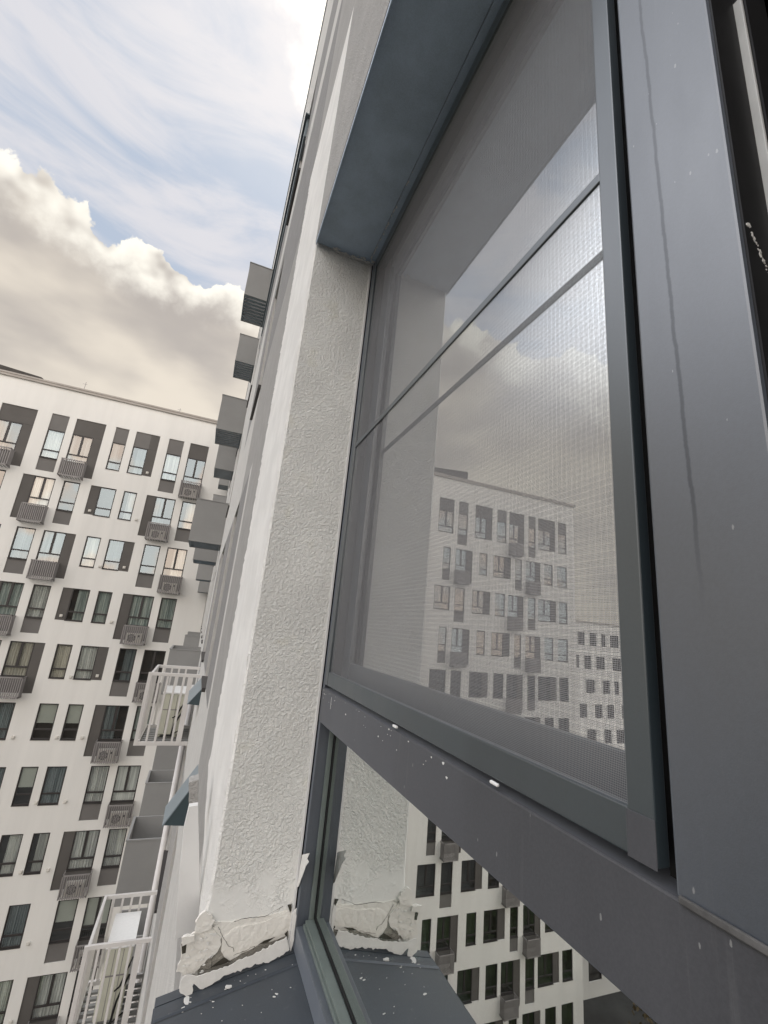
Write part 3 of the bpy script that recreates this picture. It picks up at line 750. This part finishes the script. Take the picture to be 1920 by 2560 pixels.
mb = MB(); mb.box((fx0 - .0025, .407, -.1350), (fx0 + .001, .420, -.1318)); scp(mb, 'clip', 'clip_white', .0012)
mb = MB(); mb.box((fx0 - .003, .655, -.1350), (fx0 + .001, .668, -.1315)); scp(mb, 'clip', 'clip_white', .001)

# ================================================================= baskets and ledges along our facade
def solid_basket(y0, y1, zt, zb, x0, louv=True):
    b_ = MB(); t = .02
    b_.box((x0 - .012, y0 - .012, zt), (XM, y0 + t + .004, zt + .02)); b_.box((x0 - .012, y1 - t, zt), (XM, y1 + .01, zt + .02)); b_.box((x0 - .011, y0 + .02, zt + .001), (x0 + .03, y1 - .01, zt + .0195))
    root = pin(b_.build('ac_basket', 'basket_panel'), NB)
    for (ya_, yb_) in ((y0, y0 + t), (y1 - t, y1)):
        b_ = MB(); b_.box((x0, ya_, zb), (XM, yb_, zt)); o = b_.build('side_panel', 'basket_panel', bevel=.003); o.parent = root
    f_ = MB(); n = 11
    for k in range(n + 1):
        y = y0 + t + (y1 - y0 - 2 * t - .035) * k / n; f_.box((x0, y, zb + .004), (x0 + .025, y + .035, zt - .004))
    f_.box((x0 + .004, y0 + t, zb + .004), (x0 + .02, y1 - t, zb + .05))
    o = f_.build('front_bars', 'basket_bars'); o.parent = root
    l_ = MB(); n = 8
    l_.box((x0, y0 + t, zb), (x0 + .03, y1 - t, zb + .03)); l_.box((XM - .04, y0 + t, zb), (XM, y1 - t, zb + .03))
    for k in range(n):
        y = y0 + t + (y1 - y0 - 2 * t) * k / n
        l_.prism([(x0 + .03, y + .005, zb + .001), (x0 + .03, y + .09, zb + .012), (x0 + .03, y + .09, zb + .024), (x0 + .03, y + .005, zb + .013)], (XM - x0 - .07, 0, 0))
    o = l_.build('louvre', 'blue_louvre'); o.parent = root
    return root
for q in ((9.95, 11.05, 8.53, 7.60, -.425), (13.10, 14.2, 8.56, 7.62, -.43), (11.45, 12.6, 5.58, 4.63, -.50), (14.97, 16.1, 5.6, 4.68, -.455), (27.2, 28.3, 8.5, 7.55, -.43),
          (11.45, 12.6, 2.72, 1.68, -.595), (22.6, 23.7, 5.72, 4.68, -.48), (15.2, 16.35, 2.62, 1.66, -.55), (23.2, 24.3, 2.6, 1.63, -.54), (27.7, 28.7, 2.2, 1.25, -.42),
          (11.45, 12.7, -.80, -1.75, -.505), (22.8, 23.9, -.97, -1.6, -.50), (26.5, 27.6, -.95, -1.6, -.48),
          (12.4, 13.3, -3.78, -4.72, -.475), (9.54, 10.5, -3.77, -4.70, -.478), (15.4, 16.5, -3.6, -4.55, -.50), (22.5, 23.6, -3.9, -4.8, -.45), (9.54, 10.6, -6.7, -7.65, -.48), (12.4, 13.4, -6.7, -7.6, -.48)):
    solid_basket(q[0], q[1], q[2], q[3], q[4])
def rail_basket(y0, y1, zt, zb, x0):
    b_ = MB(); t = .035; xr = XM
    for y in (y0, y1 - t):
        b_.box((x0, y, zt - .045), (xr, y + t, zt)); b_.box((x0, y, zb), (xr, y + t, zb + .05))
    b_.box((x0, y0 + t, zt - .045), (x0 + t, y1 - t, zt)); b_.box((x0, y0 + t, zb), (x0 + t, y1 - t, zb + .05))
    b_.box((x0 - .03, y0 - .002, zb), (x0 + .02, y0 + .03, zt - .002)); b_.box((xr - .16, y0 - .002, zb), (xr - .09, y0 + .03, zt - .046))
    n = 5
    for y in (y0, y1 - t):
        for k in range(1, n):
            x = x0 + (xr - .12 - x0) * k / n; b_.box((x, y + .004, zb + .05), (x + .028, y + t - .004, zt - .045))
    for k in range(1, 9):
        y = y0 + (y1 - y0) * k / 9; b_.box((x0 + .004, y, zb + .05), (x0 + t - .004, y + .028, zt - .045))
    root = pin(b_.build('railing_basket', 'rail_white', bevel=.003), NB)
    f_ = MB()
    for k in range(8):
        y = y0 + .06 + (y1 - y0 - .15) * k / 8; f_.box((x0 + t, y, zb + .004), (XM, y + .05, zb + .03))
    o = f_.build('basket_floor', 'basket_panel'); o.parent = root
    return root
rail_basket(7.45, 8.53, -.845, -1.80, -.51)
rail_basket(7.20, 8.28, -3.92, -4.95, -.545)
def boxed_unit(x0, y0, z0, w_, h_, d_, label, fins):
    root = empty('air_conditioner', label, 'air conditioner', (x0, y0, z0), 'air conditioners in the white railing baskets')
    mb = MB(); mb.box((0, 0, .04), (w_, d_, h_)); mb.box((.02, .03, 0), (.06, d_ - .03, .04)); mb.box((w_ - .06, .03, 0), (w_ - .02, d_ - .03, .04))
    mb.build('casing', 'cover_cream', root, bevel=.012)
    mb = MB(); mb.box((-.012, -.014, h_ - .005), (w_ + .012, d_ + .01, h_ + .018)); mb.build('lid', 'clip_white', root, bevel=.006)
    mb = MB()
    for k in (1, 2): mb.box((w_ * k / 3 - .004, -.002, .06), (w_ * k / 3 + .004, .002, h_ - .02))
    mb.box((.03, -.003, h_ * .62), (w_ - .03, .002, h_ * .64))
    mb.build('groove', 'basket_bars', root)
    mb = MB(); a = w_ * .75
    mb.tube([(w_ + .02, 0, h_ * .85), (a * 1.0, -.05, h_ * .50), (a * .8, -.05, h_ * .46), (a * 1.05, -.05, h_ * .52), (a * 1.2, -.03, h_ * .7), (a * 1.35, 0, h_ * .75)], .009, 7)
    mb.tube([(a * .9, -.04, .03), (a * .95, -.06, h_ * .2), (a * 1.0, -.07, h_ * .34), (a * 1.2, -.05, h_ * .5), (a * 1.42, 0, h_ * .62)], .013, 7)
    mb.tube([(a * .2, -.05, .02), (a * .9, -.07, .05), (a * 1.3, -.04, .1), (a * 1.5, 0, .1)], .008, 6)
    mb.build('cable', 'black_cable', root, smooth=True)
    return root
boxed_unit(-.30, 7.75, -1.765, .30, .60, .7, 'cream outdoor air conditioner with black hoses in the upper white railing basket', 3)
boxed_unit(-.34, 7.50, -4.92, .30, .78, .7, 'cream slatted air conditioner in the lower white railing basket, bottom left', 3)
# ledges: sloped flashings whose ends stick out of the wall
def wedge(y0, L, x0, zlo, zhi):
    mb = MB(); mb.prism([(x0, y0, zlo), (XM + .02, y0, zlo - .012), (XM + .02, y0, zhi)], (0, L, 0))
    root = pin(mb.build('sill_flashing', 'ledge_dark'), NB)
    mb = MB(); mb.prism([(x0 - .004, y0 - .004, zlo), (x0, y0 - .004, zlo - .006), (XM + .02, y0 - .004, zhi), (XM + .02, y0 - .004, zhi + .01)], (0, L + .01, 0))
    o = mb.build('cap', 'ledge_blue'); o.parent = root
wedge(3.0, .26, .013, -1.12, -.87)
wedge(5.35, .9, .035, -.90, -.72)
for (y0, y1, z, x0) in ((4.75, 9.6, 6.72, .098), ):
    mb = MB(); mb.box((x0, y0, z - .02), (XM + .01, y1, z)); mb.box((x0, y0, z - .055), (x0 + .004, y1, z - .0205)); mb.box((x0 + .03, y0 + .05, z - .35), (XM + .01, y1, z - .021))
    pin(mb.build('floor_flashing', 'ledge_blue', bevel=.002), NB)
mb = MB()
for z in (9.86 + .06,): mb.box((XM - .02, 1.72, 12.3), (XM + .5, YF, 12.42))
pin(mb.build('roof_cornice', 'ledge_blue'), NB)
mb = MB(); mb.tube([(.105, 9.0, -1.2), (.105, 9.0, GZ + 1)], .05, 10); pin(mb.build('downpipe', 'rail_white', smooth=True), NB)
# window frames, panes and dark rooms of the other windows
for (y0, y1, z0, z1) in nwin:
    mb = MB(); t = .06; xa, xb = XM + .12, XM + .18
    mb.box((xa, y0, z0), (xb, y0 + t, z1)); mb.box((xa, y1 - t, z0), (xb, y1, z1)); mb.box((xa, y0 + t, z0), (xb, y1 - t, z0 + t)); mb.box((xa, y0 + t, z1 - t), (xb, y1 - t, z1))
    mb.box((xa + .002, y0 + t, z0 + .44), (xb, y1 - t, z0 + .51))
    mb.box((XM - .03, y0 - .02, z0 - .03), (XM + .10, y1 + .02, z0 + .004))
    w_ = pin(mb.build('window', 'brown_frame'), NB)
    mb = MB(); mb.poly([(xa + .03, y0, z0), (xa + .03, y1, z0), (xa + .03, y1, z1), (xa + .03, y0, z1)]); o = mb.build('pane', 'glass_far', recalc=False); o.parent = w_
    mb = MB(); mb.poly([(xa + .3, y0, z0), (xa + .3, y1, z0), (xa + .3, y1, z1), (xa + .3, y0, z1)]); mb.poly([(xb, y0, z0), (xa + .3, y0, z0), (xa + .3, y0, z1), (xb, y0, z1)])
    mb.poly([(xb, y1, z0), (xa + .3, y1, z0), (xa + .3, y1, z1), (xb, y1, z1)]); mb.poly([(xb, y0, z0), (xa + .3, y0, z0), (xa + .3, y1, z0), (xb, y1, z0)]); mb.poly([(xb, y0, z1), (xa + .3, y0, z1), (xa + .3, y1, z1), (xb, y1, z1)])
    o = mb.build('room', 'room_dark', recalc=False); o.parent = w_

# ================================================================= blocks seen only in the reflections
def block(name, label, x0, x1, yf, dep, ztop, face, colw, wm='white_render', wz=1.6, pitch=2.9, seed=3):
    root = empty(name, label, 'building', ((x0 + x1) / 2, yf, GZ)); q = random.Random(seed)
    hs = []; z = ztop - 1.2 - wz
    while z > GZ + 1:
        x = x0 + 1.2
        while x < x1 - 1.6:
            wd = q.choice((.8, 1.2, 1.5)); hs.append((x, x + wd, z, z + wz)); x += wd + q.choice((.8, 1.3))
        z -= pitch
    P_ = lambda u, v, d: (u, yf - face * d, v)
    mb = wall_grid(x0, x1, GZ, ztop, hs, P_, .15)
    yb = yf - face * dep; mb.k = 0
    mb.poly([(x0, yf, GZ), (x0, yb, GZ), (x0, yb, ztop), (x0, yf, ztop)]); mb.poly([(x1, yf, GZ), (x1, yb, GZ), (x1, yb, ztop), (x1, yf, ztop)])
    mb.poly([(x0, yf, ztop), (x1, yf, ztop), (x1, yb, ztop), (x0, yb, ztop)]); mb.poly([(x0, yb, GZ), (x1, yb, GZ), (x1, yb, ztop), (x0, yb, ztop)])
    pin(mb.build('wall', wm, recalc=False), root)
    mb = MB(); g2 = MB()
    for (a, b2, c, d) in hs:
        ya2, yb2 = yf - face * .09, yf - face * .13
        mb.box((a, ya2, c), (a + .07, yb2, d)); mb.box((b2 - .07, ya2, c), (b2, yb2, d)); mb.box((a + .07, ya2, d - .07), (b2 - .07, yb2, d)); mb.box((a + .07, ya2, c), (b2 - .07, yb2, c + .07)); mb.box((a + .07, ya2, c + .45), (b2 - .07, yb2, c + .52))
        g2.poly([(a, yf - face * .14, c), (b2, yf - face * .14, c), (b2, yf - face * .14, d), (a, yf - face * .14, d)])
    o = pin(mb.build('window', 'brown_frame'), root); o['kind'] = 'stuff'
    o = pin(g2.build('pane', 'room_dark', recalc=False), root); o['kind'] = 'stuff'
    mb = MB(); ys = sorted((yf + face * .1, yf - face * .4)); mb.box((x0 - .1, ys[0], ztop), (x1 + .1, ys[1], ztop + .2)); pin(mb.build('roof_cornice', 'cornice_metal'), root)
block('apartment_building', 'pale farther block with small windows, mirrored at the right edge of the screened window', -80, -43, 46, 14, 3.6, -1, 1)
block('apartment_building', 'dark brick block behind the viewer, mirrored in the opposite windows', -60, 30, -60, 14, 4.6, 1, 1, 'brick_brown', seed=9)

block('apartment_building', 'low pale courtyard building beyond the white block, mirrored low in the lower pane', -62, -29.5, 36, 10, -12.5, -1, 1, seed=5)
def tree(x, y, h, seed, label):
    root = empty('tree', label, 'tree', (x, y, GZ), 'bare brown trees in the courtyard'); q = random.Random(seed)
    mb = MB(); tips = []
    mb.tube([(0, 0, 0), (.1, 0, h * .25), (.05, .1, h * .5), (0, .1, h * .8)], [.22, .17, .11, .05], 8)
    for k in range(11):
        z = h * (.25 + .055 * k); a = q.random() * 6.28; L = h * (.34 - .018 * k)
        p = (math.cos(a) * L, math.sin(a) * L, z + L * .6); mb.tube([(.05, .05, z), (p[0] * .5, p[1] * .5, z + L * .25), p], [.07, .045, .015], 5); tips.append(p); tips.append((p[0] * .6, p[1] * .6, z + L * .35))
    mb.build('trunk', 'bark', root)
    lf = MB()
    for i in range(1800):
        t = q.choice(tips); c = Vector((t[0] + q.gauss(0, h * .07), t[1] + q.gauss(0, h * .07), t[2] + q.gauss(0, h * .06)))
        u = Vector((q.gauss(0, 1), q.gauss(0, 1), q.gauss(0, 1))).normalized(); v = u.orthogonal().normalized(); s = .12 + .12 * q.random()
        lf.poly([c - u * s, c + v * s * .6, c + u * s, c - v * s * .6])
    lf.build('crown', 'leaf', root, recalc=False)
for i, (x, y, h, lab) in enumerate(((-33, 24, 11, 'tall brown-leaved courtyard tree at the corner of the white block'), (-37, 30, 9.5, 'brown-leaved courtyard tree beyond the corner of the white block'),
                               (-29, 18, 8, 'small brown-leaved tree on the courtyard lawn near the white block'), (-42, 26, 12, 'tallest brown-leaved courtyard tree, farthest from the white block'))):
    tree(x, y, h, i + 2, lab)
